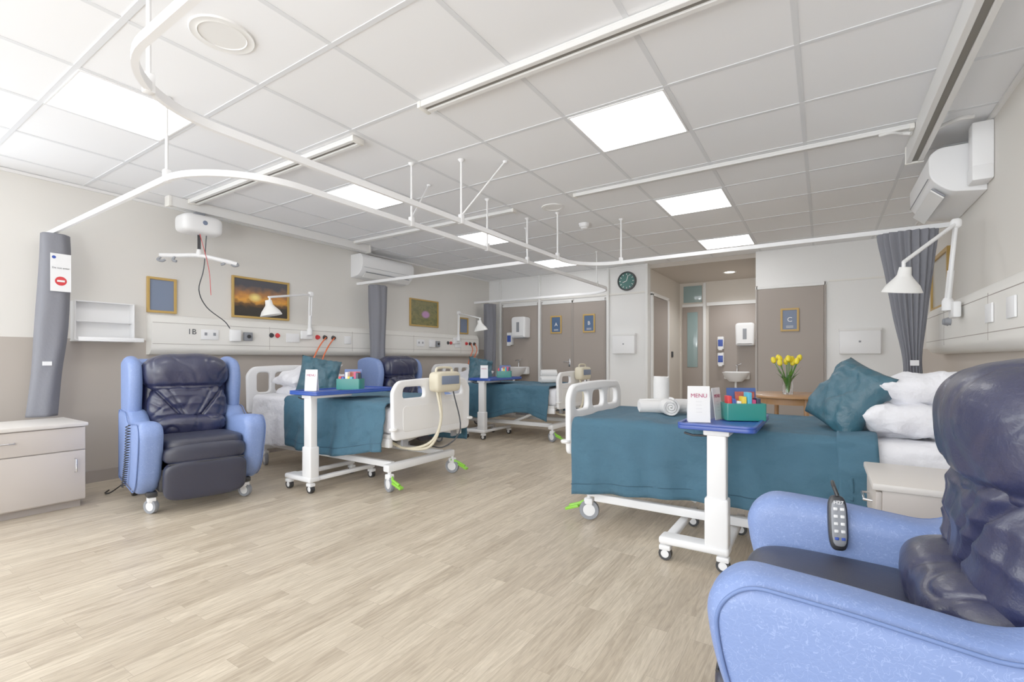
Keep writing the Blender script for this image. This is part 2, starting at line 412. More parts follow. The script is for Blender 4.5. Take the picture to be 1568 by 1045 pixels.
box('frame',(.17,.22),(-.03,-.001),(0,2.42),M_whitep,g,.003); box('transom',(-.19,.17),(-.03,-.001),(2.0,2.05),M_whitep,g,.003)
box('toplight',(-.17,.15),(-.02,-.001),(2.08,2.38),M_mirror,g,.003)
box('door_7',(-1.70,-.78),(9.07,9.099),(0,2.0),M_taupe,None,.003)
box('trim_door_head',(-1.74,-.76),(9.05,9.099),(2.0,2.06),M_whitep)
box('light_switch',(-2.219,-2.205),(8.5,8.6),(1.08,1.18),M_dark,None,.004)
def basin(x,y,z):
    g=grp('wash_basin',(x,y,z))
    lathe('bowl',[(0,-.16),(.10,-.155),(.17,-.09),(.21,-.01),(.215,0),(.2,.005),(.19,-.01),(.14,-.09),(.05,-.12),(0,-.12)],M_white,g,(0,-.2,0),n=32)
    box('back_ledge',(-.2,.2),(-.12,-.001),(-.12,.012),M_white,g,.02,3)
    tube('tap',[(0,-.05,0),(0,-.05,.1),(0,-.08,.13),(0,-.15,.12)],.012,M_steel,g,sm=4)
    tube('tap_lever',[(0,-.05,.12),(.07,-.06,.15)],.008,M_steel,g)
    tube('waste',[(0,-.2,-.15),(0,-.2,-.28),(0,-.02,-.3)],.018,M_white,g,sm=3)
basin(-1.24,9.07,.82); basin(-4.5,YB-.03,.9)
def towel_disp(x,y,z,s=1,m=M_white):
    g=grp('paper_towel_dispenser',(x,y,z))
    plate('cover',[rnd([(-.14*s,0,.02),(.14*s,0,.02),(.15*s,.38*s,.06),(-.15*s,.38*s,.06)])],.22*s,.03*s,m,g,'xz',-.112*s)
    box('window',(-.03*s,.03*s),(-.225*s,-.222*s),(.1*s,.28*s),M_grey,g); box('lip',(-.11*s,.11*s),(-.2*s,-.05*s),(-.01,.012),M_grey,g)
towel_disp(-1.10,9.07,1.28); towel_disp(-4.42,YB-.028,1.42,.95)
def soap(x,y,z,m=M_blueb):
    g=grp('soap_dispenser',(x,y,z)); box('bracket',(-.05,.05),(-.09,-.001),(0,.22),M_white,g,.012,3); box('label',(-.04,.04),(-.094,-.088),(.05,.17),m,g,.003); box('lever',(-.03,.03),(-.12,-.08),(-.02,.01),M_white,g,.006)
soap(-1.5,9.07,1.22); soap(-4.68,YB-.028,1.3); soap(-1.5,9.07,.94)
g=grp('alcove_downlight',(-1.25,8.3,2.44)); lathe('bezel',[(.07,0),(.095,-.006),(.1,0)],M_white,g); lathe('lens',[(0,-.002),(.07,-.002)],emat('dl','#FFF6E8',8),g)
ld=bpy.data.lights.new('alcove_lamp','SPOT'); ld.energy=38; ld.spot_size=2.6; ld.spot_blend=.6; ld.shadow_soft_size=.07; lo=bpy.data.objects.new('alcove_lamp',ld); lo.location=(-1.25,8.3,2.42); link(lo)
# ---------- trunking
def trunk(name,x,s,y0,y1):
    g=grp(name,(x,0,0))
    prof=rnd([(0,1.09),(.07,1.09,.03),(.115,1.14,.02),(.115,1.40,.02),(.085,1.46,.02),(0,1.46)],.004,3)
    bm=bmesh.new(); A=[bm.verts.new((s*a,y0,b)) for a,b in prof]; B=[bm.verts.new((s*a,y1,b)) for a,b in prof]
    for i in range(len(A)):
        j=(i+1)%len(A); bm.faces.new((A[i],A[j],B[j],B[i]))
    bm.faces.new(A); bm.faces.new(B[::-1]); fin('cover',bm,M_cream,g)
    for z in (1.19,1.385): box('groove',(s*.1145,s*.1165),(y0+.01,y1-.01),(z-.002,z+.002),M_skirt,g)
    y=y0+1.1
    while y<y1: box('joint',(s*.1145,s*.1165),(y-.0015,y+.0015),(1.15,1.40),M_skirt,g); y+=1.1
    return g
g=trunk('bedhead_trunking',XL,1,1.83,6.72)
def socket(g,y,z,w,h,m,x=.1165):
    box('socket_plate',(x,x+.009),(y-w/2,y+w/2),(z-h/2,z+h/2),m,g,.003)
text('bay_label','1B',.075,M_ink,g,(.119,2.16,1.31),(PI/2,0,PI/2))
for y0 in (0,2.95):
    socket(g,2.32+y0,1.29,.16,.1,M_white)
    for dy in (-.04,.04): box('socket_hole',(.1255,.1275),(2.32+y0+dy-.012,2.32+y0+dy+.012),(1.28,1.31),M_grey,g)
    box('medical_socket',(.1165,.17),(2.5+y0,2.6+y0),(1.23,1.35),M_white,g,.01); box('call_unit',(.1165,.15),(2.64+y0,2.73+y0),(1.24,1.33),M_grey,g,.008)
    lathe('black_knob',[(0,.012),(.018,.012),(.02,0)],M_dark,g,(.152,2.685+y0,1.285),(0,PI/2,0),n=16)
    for k,yy in enumerate((2.95,3.02)): lathe('gas_outlet',[(0,.02),(.02,.018),(.028,.0),(.0,0)],M_red if k else M_dark,g,(.1165,yy+y0,1.31),(0,PI/2,0),n=16)
    socket(g,3.2+y0,1.29,.16,.1,M_white)
    for k,yy in enumerate((3.52,3.62,3.74)):
        lathe('outlet',[(0,.03),(.02,.028),(.03,.0),(.0,0)],[M_red,M_dark,M_dark][k],g,(.1165,yy+y0-.1*(y0>0),1.31),(0,PI/2,0),n=16)
    for yy in (3.62,3.74): tube('call_cable',[(.14,yy+y0-.1*(y0>0),1.31),(.2,yy+y0-.13,1.2),(.19,yy+y0-.2,1.05),(.15,yy+y0-.24,.8)],.008,M_orange,g,sm=5)
    if y0==0: socket(g,3.95,1.29,.1,.1,M_white)
g=trunk('bedhead_trunking',XR,-1,2.4,5.3)
for y in (3.1,3.45): box('socket_plate',(-.126,-.1165),(y-.06,y+.06),(1.24,1.34),M_white,g,.003)
for yy in (4.38,4.46): lathe('gas_outlet',[(0,.03),(.02,.028),(.03,.0),(.0,0)],M_grey,g,(-.1165,yy,1.31),(0,-PI/2,0),n=16)
# ---------- pictures
def pic(name,y0,y1,z0,z1,m,side=-1,fw=.022):
    x=XL if side<0 else XR; s=1 if side<0 else -1
    g=grp(name,(x,(y0+y1)/2,(z0+z1)/2)); a=(y1-y0)/2; b=(z1-z0)/2
    plate('frame',[rnd([(-a,-b),(a,-b),(a,b),(-a,b)],.003,1),rnd([(-a+fw,-b+fw),(a-fw,-b+fw),(a-fw,b-fw),(-a+fw,b-fw)],.003,1)],.025,.003,M_oak,g,'yz',s*.0135)
    box('print',tuple(sorted((s*.003,s*.012))),(-a+fw*.8,a-fw*.8),(-b+fw*.8,b-fw*.8),m,g)
pic('framed_picture',1.83,2.07,1.48,1.81,M_slate)
pic('framed_picture',2.58,3.22,1.49,1.93,M_sun)
pic('framed_picture',5.15,5.78,1.55,1.97,M_flower)
pic('framed_picture',6.3,6.55,1.48,1.76,M_slate)
pic('framed_picture',5.05,5.75,1.47,1.95,mat('pale_print','#A8A49A',.3),1,.035)
g=grp('glove_shelf',(XL,1.5,1.21))
box('back',(.001,.012),(-.19,.21),(0,.32),M_white,g,.004); box('tray',(.001,.22),(-.2,.24),(-.015,.0),M_white,g,.004)
for y in (-.19,.205): box('side',(.001,.10),(y-.006,y+.006),(0,.32),M_white,g,.003)
box('mid',(.001,.09),(-.18,.2),(.15,.158),M_white,g,.002); box('lip',(.2,.212),(-.2,.24),(0,.02),M_white,g,.003); box('top',(.001,.1),(-.19,.21),(.315,.322),M_white,g)
# ---------- curtain tracks (suspended)
def path_round(pts,r=.4,k=10):
    o=[Vector(pts[0])]
    for a,b,c in zip(pts,pts[1:],pts[2:]):
        a,b,c=Vector(a),Vector(b),Vector(c); p0=b+(a-b).normalized()*r; p1=b+(c-b).normalized()*r
        for j in range(k+1):
            t=j/k*PI/2; o.append(b+(p1-b)*(1-math.cos(t))+(p0-b)*(1-math.sin(t)))
    o.append(Vector(pts[-1])); return o
ZR=2.05
def rails(name,paths,hang,brace=[]):
    g=grp(name)
    for pp,r in paths:
        sweep('track',path_round([(a,b,ZR) for a,b in pp],r,16) if r else [(a,b,ZR) for a,b in pp],rect(.022,.034),M_white,g,up=(0,0,1),ang=50)
    for x,y in hang:
        tube('drop_rod',[(x,y,ZR),(x,y,H-.004)],.008,M_white,g,n=10)
        lathe('rose',[(0,-.02),(.012,-.02),(.024,-.004),(.024,0),(0,0)],M_white,g,(x,y,H),n=16)
        box('clamp',(x-.017,x+.017),(y-.017,y+.017),(ZR-.02,ZR+.05),M_white,g,.004)
    for a,b in brace:
        tube('brace',[(a[0],a[1],ZR+.04),(b[0],b[1],H)],.006,M_white,g)
        lathe('rose',[(0,-.015),(.010,-.015),(.018,-.004),(.018,0),(0,0)],M_white,g,(b[0],b[1],H),n=16)
    return g
rails('curtain_track',[([(XL,1.17),(-2.55,1.17),(-2.55,6.75),(XL,6.75)],.5),([(XL,4.2),(-2.55,4.2)],0)],
  [(-3.05,1.17),(-2.55,2.55),(-2.55,3.5),(-2.55,4.2),(-2.55,6.0)],[((-2.55,2.55),(-2.75,2.95)),((-2.55,4.2),(-2.75,4.5))])
rails('curtain_track',[([(XR,.62),(-2.2,.62),(-2.2,4.75),(XR,4.75)],.42)],[(-2.08,.74),(-2.2,2.7),(-1.75,4.75),(-2.2,4.2)],[((-2.2,2.7),(-1.95,2.9))])
# ---------- hoist tracks on ceiling
def htrack(name,a,b,d=.05,w=.07):
    g=grp(name); a=Vector(a);b=Vector(b)
    dirx=abs(b.x-a.x)>abs(b.y-a.y)
    def bx(nm,o,ww,z0,z1,m):
        if dirx: box(nm,(a.x,b.x),(a.y+o-ww/2,a.y+o+ww/2),(z0,z1),m,g,.002,1)
        else: box(nm,(a.x+o-ww/2,a.x+o+ww/2),(a.y,b.y),(z0,z1),m,g,.002,1)
    bx('top',0,w,H-.012,H-.001,M_track); bx('wall1',-w/2+.014,.028,H-d,H-.011,M_track); bx('wall2',w/2-.014,.028,H-d,H-.011,M_track)
    bx('slot',0,w-.056,H-d+.008,H-.012,M_slot)
    for q in (a,b):
        if dirx: box('end_stop',(q.x-.012,q.x+.012),(q.y-w/2-.004,q.y+w/2+.004),(H-d-.004,H-.002),M_cream,g,.003)
        else: box('end_stop',(q.x-w/2-.004,q.x+w/2+.004),(q.y-.012,q.y+.012),(H-d-.004,H-.002),M_cream,g,.003)
    return g
htrack('hoist_track',(-1.9,2.0,0),(.46,2.0,0),.035,.085)
htrack('hoist_track',(-1.82,3.81,0),(.46,3.81,0),.03,.045)
htrack('hoist_track',(.52,.2,0),(.52,4.2,0),.12,.09)
htrack('hoist_track',(-4.81,2.06,0),(-2.55,2.06,0),.035,.085)
htrack('hoist_track',(-4.87,1.88,0),(-4.87,4.1,0),.09,.08)
htrack('hoist_track',(-4.81,3.87,0),(-2.5,3.87,0),.03,.06)
g=grp('track_turntable_bracket',(.52,3.95,H))
for s in (-1,1):
    tube('curved_arm',[(s*.06,-.12,-.05),(s*.10,-.1,-.03),(s*.16,-.15,-.03),(s*.22,-.14,-.03)],.012,M_track,g,sm=5)
g=grp('ceiling_hoist',(-4.87,2.13,0))
puff('motor_body',(.12,.17,.085),M_white,g,(0,0,2.29),e=5,cuts=10)
box('hanger',(-.03,.03),(-.04,.04),(2.36,2.41),M_grey,g,.005)
lathe('status_ring',[(0,.004),(.02,.004),(.022,0)],M_slate,g,(.119,0,2.3),(0,PI/2,0),n=16)
box('strap',(-.002,.002),(-.014,.014),(2.04,2.21),M_dark,g); lathe('swivel',[(0,-.03),(.018,-.03),(.025,0),(.018,.04),(0,.04)],M_white,g,(0,0,2.03),n=16)
tube('spreader_bar',[(-.16,-.26,1.99),(-.1,-.15,2.0),(0,0,2.015),(.1,.15,1.985),(.16,.26,1.96)],.02,M_white,g,sm=5,n=12)
for s in (-1,1):
    tube('hook',[(.155*s,.25*s,1.975),(.165*s,.27*s,1.95),(.15*s,.24*s,1.94),(.14*s,.22*s,1.955)],.012,M_grey,g,sm=4)
    tube('hook2',[(.1*s,.16*s,1.99),(.11*s,.17*s,1.955),(.09*s,.15*s,1.945)],.012,M_grey,g,sm=4)
tube('hoist_cable',[(.03,.05,2.22),(0,.04,1.9),(-.05,.02,1.7),(-.12,.12,1.55),(-.16,.3,1.43),(-.17,.36,1.36)],.005,M_ink,g,sm=5)
tube('pull_cord',[(.05,-.02,2.22),(.05,.06,1.9),(.05,.08,1.65)],.003,M_red,g,sm=4)
# ---------- AC units
def ac(x,s,y,z,L=.92,d=.24,h=.30):
    g=grp('air_conditioner',(x,y,z),rz=0 if s>0 else PI)
    prof=rnd([(.002,h,.01),(d*.82,h,.03),(d,h*.86,.04),(d*.98,h*.36,.06),(d*.62,.02,.04),(.002,0,.01)],.01,8)
    plate('housing',[prof],L,.008,M_white,g,'xz',0,ang=40)
    box('outlet_slot',(d*.64,d*.95),(-L*.42,L*.42),(h*.12,h*.15),M_grey,g,rot=(0,-.75,0))
    box('flap',(d*.66,d*.98),(-L*.44,L*.44),(h*.075,h*.10),M_whitep,g,rot=(0,-.75,0))
    box('front_seam',(d*.985,d*1.003),(-L*.47,L*.47),(h*.40,h*.41),M_grey,g)
    for k in range(3): box('grille',(d*.2+k*.04,d*.2+k*.04+.012),(-L*.44,L*.44),(h-.001,h+.003),M_grey,g)
    return g
ac(XL,1,4.55,2.12); ac(XR,-1,4.44,2.09,.80,.28,.31)
g=grp('ac_pipe_duct',(XR,3.95,0)); box('duct',(-.10,-.001),(-.045,.045),(2.2,2.47),M_white,g,.01); box('duct_elbow',(-.10,-.001),(-.045,.085),(2.12,2.22),M_white,g,.012)
# ---------- curtains
def curtain(name,secs,folds,m=M_curt,amp=.12,n=140,rows=60):
    g=grp(name); bm=bmesh.new(); S=cat([Vector((a,b,c)) for a,b,c,_,_ in secs],rows//(len(secs)-1)); R=cat([Vector((d,e,0)) for _,_,_,d,e in secs],rows//(len(secs)-1)); rings=[]
    for k,(c,r) in enumerate(zip(S,R)):
        ring=[]
        for i in range(n):
            th=2*PI*i/n
            f=1+amp*math.sin(folds*th+.8*math.sin(c.z*3))+amp*.5*noise.noise(Vector((math.cos(th)*2,math.sin(th)*2,c.z*2)))
            ring.append(bm.verts.new((c.x+r.x*f*math.cos(th),c.y+r.y*f*math.sin(th),c.z)))
        rings.append(ring)
    for a,b in zip(rings,rings[1:]):
        for i in range(n):
            j=(i+1)%n; bm.faces.new((a[i],a[j],b[j],b[i]))
    bm.faces.new(rings[0]); bm.faces.new(rings[-1][::-1])
    fin('fabric',bm,m,g,ang=120)
    return g
g=curtain('privacy_curtain',[(-5.02,1.17,2.02,.07,.085),(-5.02,1.17,1.8,.085,.09),(-5.02,1.15,1.3,.085,.095),(-5.02,1.12,.95,.085,.085),(-5.02,1.09,.61,.085,.09)],5,amp=.05)
box('notice',(-4.925,-4.922),(1.12,1.24),(1.57,1.86),M_white,g); lathe('no_entry_disc',[(0,.002),(.035,.001)],M_red,g,(-4.922,1.18,1.65),(0,PI/2,0),n=24)
box('no_entry_bar',(-4.9195,-4.918),(1.158,1.202),(1.643,1.657),M_white,g); lathe('notice_badge',[(0,.002),(.012,.001)],M_blueb,g,(-4.922,1.14,1.83),(0,PI/2,0),n=24)
text('notice_text','Do not enter',.019,M_ink,g,(-4.92,1.18,1.75),(PI/2,0,PI/2))
box('tie_tab',(-4.94,-4.925),(1.08,1.13),(1.0,1.03),M_white,g)
g=curtain('privacy_curtain',[(-4.95,4.33,2.02,.1,.13),(-4.95,4.33,1.7,.1,.12),(-4.95,4.33,1.2,.08,.10),(-4.95,4.33,.7,.09,.11)],7,amp=.07)
box('tie_tab',(-4.87,-4.85),(4.3,4.36),(1.02,1.05),M_white,g)
curtain('privacy_curtain',[(-4.95,6.88,2.02,.1,.12),(-4.95,6.88,1.5,.1,.10),(-4.95,6.88,.7,.09,.1)],7,amp=.07)
g=curtain('privacy_curtain',[(.54,4.70,2.02,.16,.07),(.54,4.70,1.9,.15,.07),(.555,4.70,1.4,.09,.07),(.57,4.70,1.05,.05,.06),(.58,4.70,.78,.06,.06)],19,amp=.16,n=240)
box('tie_tab',(.55,.60),(4.62,4.64),(1.0,1.04),M_white,g)
for k in range(13): box('curtain_hook',(.39+k*.025,.396+k*.025),(4.735,4.765),(1.99,2.035),M_white,g)
# ---------- castor
def castor(p,x,y,r=.06,m=M_grey,yaw=0,top=.14):
    lathe('castor_tyre',[(r*.6,-.016),(r*.95,-.016),(r,-.008),(r,.008),(r*.95,.016),(r*.6,.016)],m,p,(x,y,r),(PI/2,0,yaw),n=24)
    lathe('castor_hub',[(0,-.018),(r*.62,-.014),(r*.62,.014),(0,.018)],M_white,p,(x,y,r),(PI/2,0,yaw),n=24)
    tube('castor_stem',[(x,y,r*1.2),(x,y,top)],.014,M_white,p)
    box('castor_fork',(x-.03,x+.03),(y-.024,y+.024),(r*1.55,r*2.0+.012),M_white,p,.008)
# ---------- bed
def drape(name,x0,x1,hw,zt,zn,zf,m,p,seed=0,nx=80,amp=.016,seam=False):
    bm=bmesh.new(); rows=[]; SA=[];SB=[]
    for i in range(nx+1):
        x=x0+(x1-x0)*i/nx; row=[]
        a=zn(x) if callable(zn) else zn; b=zf(x) if callable(zf) else zf
        a+=.012*math.sin(x*6+seed); b+=.010*math.sin(x*5+seed); r=.045
        pts=[]
        K=16
        def fold(t,x):
            return amp*(t**.8)*(math.sin(x*11+seed+1.5*t)+.6*math.sin(x*27+seed*2+t))+.025*t+.010*noise.noise(Vector((x*3.5,t*2.5,seed)))+.009*noise.noise(Vector((x*9,t*6+x*4,seed+3)))-.006*math.exp(-(noise.noise(Vector((x*2.2,t*2.6+x*1.2,seed+8)))*9)**2)
        for k in range(K+1):
            z=a+(zt-r-a)*k/K; t=1-k/K
            pts.append((-(hw+fold(t,x)),z))
        for k in range(1,6):
            t=k/6*PI/2; pts.append((-hw+r-r*math.cos(t),zt-r+r*math.sin(t)))
        for k in range(0,25):
            y=-hw+r+(2*hw-2*r)*k/24
            pts.append((y,zt+.012*noise.noise(Vector((x*3.2,y*3.2,seed+5)))+.008*noise.noise(Vector((x*9,y*7,seed+9)))))
        for k in range(1,6):
            t=k/6*PI/2; pts.append((hw-r+r*math.sin(t),zt-r+r*math.cos(t)))
        for k in range(K+1):
            z=zt-r-(zt-r-b)*k/K; t=k/K
            pts.append((hw+fold(t,x+3),z))
        SA.append((x,pts[2][0]-.009,a+.065)); SB.append((x,pts[-3][0]+.009,b+.065))
        rows.append([bm.verts.new((x+.012*noise.noise(Vector((y_*3,z_*3,i*.01))),y_,z_)) for y_,z_ in pts])
    for a,b in zip(rows,rows[1:]):
        for j in range(len(a)-1): bm.faces.new((a[j],a[j+1],b[j+1],b[j]))
    ob=fin(name,bm,m,p,ang=180)
    md=ob.modifiers.new('s','SOLIDIFY'); md.thickness=.008; md.offset=1
    if seam:
        for S in (SA,SB): tube('hem_seam',S,.0025,M_teald,p,n=5)
    return ob
def board(p,name,x,z0,z1,hw=.46,holes=2):
    o=rnd([(-hw,z0,.05),(hw,z0,.05),(hw+.01,z1-.08,.03),(hw-.05,z1,.09),(.12,z1+.012,.05),(-.12,z1+.012,.05),(-hw+.05,z1,.09),(-hw-.01,z1-.08,.03)],.05,6)
    outs=[o]
    if holes==2:
        for s in (-1,1):
            c=s*hw*.53; w=hw*.27
            outs.append(rnd([(c-w,z1-.14),(c+w,z1-.14),(c+w*.92,z1-.05),(c-w*.92,z1-.05)],.035,5))
    elif holes==4:
        for k in range(4):
            c=(-.75+.5*k)*hw*.86; w=hw*.15
            outs.append(rnd([(c-w,z1-.26),(c+w,z1-.26),(c+w,z1-.06),(c-w,z1-.06)],.04,5))
    elif holes==3:
        for s in (-1,0,1):
            c=s*hw*.60; w=hw*.23
            outs.append(rnd([(c-w,z1-.17),(c+w,z1-.17),(c+w*.92,z1-.055),(c-w*.92,z1-.055)],.045,5))
    plate(name,outs,.04,.014,M_white,p,'yz',x)
    if holes==2:
        plate(name+'_relief',[rnd([(-hw*.8,z0+.06),(hw*.8,z0+.06),(hw*.8,z1-.2),(-hw*.8,z1-.2)],.04,5)],.046,.004,M_whitep,p,'yz',x)
def bed(loc,rz,zt,holes=2,hb=.97,ch=.30,cz=0):
    g=grp('hospital_bed',loc,rz)
    for s in (-1,1):
        box('side_rail_frame',(.08,2.06),(s*.42-.02,s*.42+.02),(.36,.43),M_white,g,.008)
        box('chassis_rail',(.25,1.95),(s*ch-.022,s*ch+.022),(.17-cz,.22-cz),M_white,g,.008)
        tube('lift_leg_head',[(.35,s*.27,.2),(.75,s*.27,.39)],.02,M_white,g); tube('lift_leg_foot',[(1.35,s*.27,.2),(1.8,s*.27,.39)],.02,M_white,g)
    for x in (.22,1.98):
        box('chassis_cross',(x-.035,x+.035),(-.40,.40),(.155,.215),M_white,g,.012)
        for s in (-1,1): castor(g,x+.02,s*.38,.065,M_grey,yaw=.3*s,top=.17)
    for x in (.3,1.0,1.75): box('deck_cross',(x-.03,x+.03),(-.42,.42),(.37,.42),M_white,g,.005)
    box('deck',(.1,2.05),(-.43,.43),(.43,.46),M_whitep,g,.005)
    box('mattress',(.09,2.08),(-.43,.43),(.46,zt-.012),M_sheet,g,.05,4)
    lathe('actuator',[(0,0),(.035,0),(.035,.4),(.02,.4),(.02,.62),(0,.62)],M_white,g,(.8,0,.27),(0,PI/2,0),n=16)
    box('motor_box',(1.25,1.45),(-.08,.08),(.27,.36),M_grey,g,.012)
    for s in (-1,1):
        tube('brake_pedal',[(2.0,s*.36,.13),(2.06,s*.40,.10),(2.13,s*.40,.075)],.012,M_green,g); box('pedal_pad',(2.06,2.16),(s*.40-.02,s*.40+.02),(.06,.078),M_green,g,.004,rot=(0,.35,0))
        lathe('corner_bumper',[(0,0),(.03,.0),(.035,.01),(.03,.02),(0,.02)],M_whitep,g,(2.13,s*.46,.5),n=16)
    board(g,'headboard',.03,.50,hb,.45,4); board(g,'footboard',2.115,.42,.88,.46,holes)
    for s in (-1,1): box('board_post',(2.07,2.095),(s*.3-.03,s*.3+.03),(.36,.6),M_grey,g,.004)
    return g
def pumpf(g,y=.05):
    puff('air_pump',(.06,.15,.085),M_beige,g,(2.20,y,.86),e=6,cuts=8)
    box('pump_panel',(2.261,2.265),(y-.11,y+.11),(.84,.91),M_slate,g,.002); tube('pump_handle',[(2.19,y-.1,.94),(2.19,y-.08,.975),(2.19,y+.08,.975),(2.19,y+.1,.94)],.01,M_beige,g,sm=4)
    for k in range(2): tube('air_hose',[(2.2,y-.1+.03*k,.79),(2.26,y-.12,.55),(2.22,y-.2,.38-.03*k),(2.05,y-.3,.33),(1.9,y-.38,.4)],.011,M_beige,g,sm=6)
    tube('power_cable',[(2.2,y+.1,.79),(2.25,y+.14,.45),(2.15,y+.05,.3),(1.9,y+.1,.28)],.006,M_ink,g,sm=6)
# bed 1
g=bed((-4.86,3.0,0),0,.68)
drape('white_sheet',.14,1.1,.445,.688,lambda x:.22+.06*(x-.1),.35,M_sheet,g,1,amp=.022)
drape('bedspread',.72,2.05,.475,.705,lambda x:.24+.12*max(0,(x-1.3))+.14*max(0,1.0-x),.3,M_teal,g,2,amp=.024,seam=True)
pillow('pillow',.62,.42,.17,M_sheet,g,(.38,.05,.78),(0,-.25,PI/2),1,wr=.025); pillow('pillow',.60,.40,.15,M_sheet,g,(.36,.0,.90),(0,-.3,PI/2),2,wr=.025)
pumpf(g,.05)
plate('lowered_side_rail',[rnd([(1.35,.36),(1.95,.36),(1.90,.56),(1.43,.56)],.05),rnd([(1.45,.41),(1.83,.41),(1.81,.50),(1.49,.50)],.03)],.03,.01,M_white,g,'xz',.52)
# bed 2
g=bed((-4.86,5.7,0),0,.68)
drape('white_sheet',.14,.95,.445,.688,.3,.35,M_sheet,g,3,amp=.02)
drape('bedspread',.66,2.0,.478,.705,lambda x:.30+.05*math.sin(x*5),.3,M_teal,g,4,amp=.022,seam=True)
pillow('pillow',.62,.42,.17,M_sheet,g,(.38,.05,.78),(0,-.25,PI/2),3,wr=.025)
pumpf(g,.1)
# bed 3
g=bed((.72,3.27,0),PI,.64,holes=3,hb=.80,ch=.40,cz=.035)
drape('white_sheet',.10,.9,.445,.648,.35,.30,M_sheet,g,5,amp=.012)
drape('bedspread',.60,2.075,.474,.665,.35,lambda x:.31-.12*max(0,(x-.6))/1.45,M_teal,g,6,nx=110,amp=.024,seam=True)
drape('folded_blanket',.5,.66,.480,.676,.34,.33,M_teal,g,7,nx=12,amp=.008)
pillow('pillow',.70,.46,.19,M_sheet,g,(.33,.06,.735),(0,-.12,PI/2),4,wr=.03); pillow('pillow',.68,.44,.19,M_sheet,g,(.27,.04,.85),(0,-.22,PI/2),5,wr=.03)
box('rail_label_blue',(.36,.48),(.478,.484),(.37,.43),M_blueb,g)
for k in range(3): box('label_icon',(.37+.036*k,.396+.036*k),(.484,.4855),(.385,.415),M_white,g)
def cushion(loc,n,up,s=.42,seed=0):
    n=Vector(n).normalized(); u=Vector(up); u=(u-n*u.dot(n)).normalized(); r=u.cross(n)
    M=Matrix((r,u,n)).transposed().to_4x4()
    g=grp('teal_cushion',loc); g.rotation_euler=M.to_euler()
    pillow('cover',s,s,.17,M_tealc,g,(0,0,0),(0,0,0),seed,pinch=.06,wr=.03)
cushion((-4.2,2.93,.88),(.85,-.45,.35),(-.2,.35,1),.38,1)
cushion((-4.2,5.6,.88),(.85,-.45,.35),(-.2,.35,1),.38,2)
cushion((.11,3.08,.85),(-.68,-.55,.50),(.62,0,1),.38,3)
# ---------- overbed tables
def otable(loc,zt,L=.66):
    g=grp('overbed_table',loc)
    plate('top_panel',[rnd([(-.18,-.08),(.18,-.08),(.18,L),(-.18,L)],.04,6)],.022,.006,M_royal,g,'xy',zt-.011)
    plate('raised_edge',[rnd([(-.18,-.08),(.18,-.08),(.18,L),(-.18,L)],.04,6),rnd([(-.165,-.065),(.165,-.065),(.165,L-.015),(-.165,L-.015)],.03,6)],.012,.003,M_royal,g,'xy',zt+.004)
    box('top_bracket',(-.06,.06),(-.04,.35),(zt-.05,zt-.023),M_white,g,.006)
    box('upper_column',(-.045,.045),(-.03,.03),(.35,zt-.03),M_white,g,.008,3)
    box('lower_column',(-.055,.055),(-.040,.040),(.09,.36),M_white,g,.01,3)
    box('foot_cross',(-.28,.06),(-.05,.05),(.085,.125),M_white,g,.014,3)
    for x in (.03,-.24): box('foot_arm',(x-.025,x+.025),(0,.60),(.088,.12),M_white,g,.01,3)
    for x,y in ((.03,.58),(-.24,.58),(-.25,-.02),(.03,-.02)):
        castor(g,x,y,.034,M_dark,top=.09)
    tube('release_lever',[(-.05,.02,zt-.06),(-.12,0,zt-.06),(-.16,0,zt-.05)],.006,M_dark,g)
    return g
otable((-3.38,2.28,0),.79,.70); otable((-3.72,5.0,0),.79,.70); otable((-.44,2.55,0),.72,.58)
def menu(x,y,z,rz=.3,s=1):
    g=grp('menu_card',(x,y,z),rz); g.scale=(s,s,s)
    box('front_leaf',(-.055,.055),(-.001,.001),(-.095,.095),M_white,g,rot=(-.12,0,0)).location=(0,-.012,.096)
    box('rear_leaf',(-.055,.055),(-.001,.001),(-.095,.095),M_white,g,rot=(.12,0,0)).location=(0,.012,.096)
    text('menu_title','MENU',.030,M_pink,g,(0,-.0102,.140),(PI/2-.12,0,0))
    for k in range(4): text('menu_line','- - - - -',.010,M_ink,g,(0,-.0138-.0022*k,.110-.018*k),(PI/2-.12,0,0))
def actbox(x,y,z,rz=.3):
    g=grp('activity_box',(x,y,z),rz)
    plate('rim',[rnd([(-.1,-.06),(.1,-.06),(.1,.06),(-.1,.06)],.01,3),rnd([(-.095,-.055),(.095,-.055),(.095,.055),(-.095,.055)],.008,3)],.09,.002,M_tealp,g,'xy',.048)
    box('bottom',(-.096,.096),(-.056,.056),(.002,.006),M_tealp,g)
    cols=['#D8262C','#2A4FA8','#F4F4F0','#E9C832','#3DA6C9','#C2336C','#1F2A44']
    for k,c in enumerate(cols):
        h=.10+.05*random.random(); x0=-.085+k*.0245
        box('booklet',(x0,x0+.02),(-.045+.02*random.random(),.025),(.008,h),mat('booklet_%d'%k,c,.5),g,.002,rot=(0,.06*random.uniform(-1,1),0))
    box('magazine',(-.07,.08),(.035,.041),(.01,.17),mat('magazine','#2B4B8C',.4),g,rot=(-.1,0,0)); box('magazine_photo',(-.03,.07),(.030,.0335),(.10,.15),mat('magazine_photo','#B24A3C',.4,var=.5,vs=30),g,rot=(-.1,0,0))
menu(-3.44,2.33,.792,.5,.9); actbox(-3.33,2.62,.792,.5)
menu(-3.78,5.12,.792,.5,.9); actbox(-3.66,5.42,.792,.5)
menu(-.54,2.60,.722,.35,.98); menu(-.49,2.78,.722,1.35,.9); actbox(-.36,2.82,.722,.45)
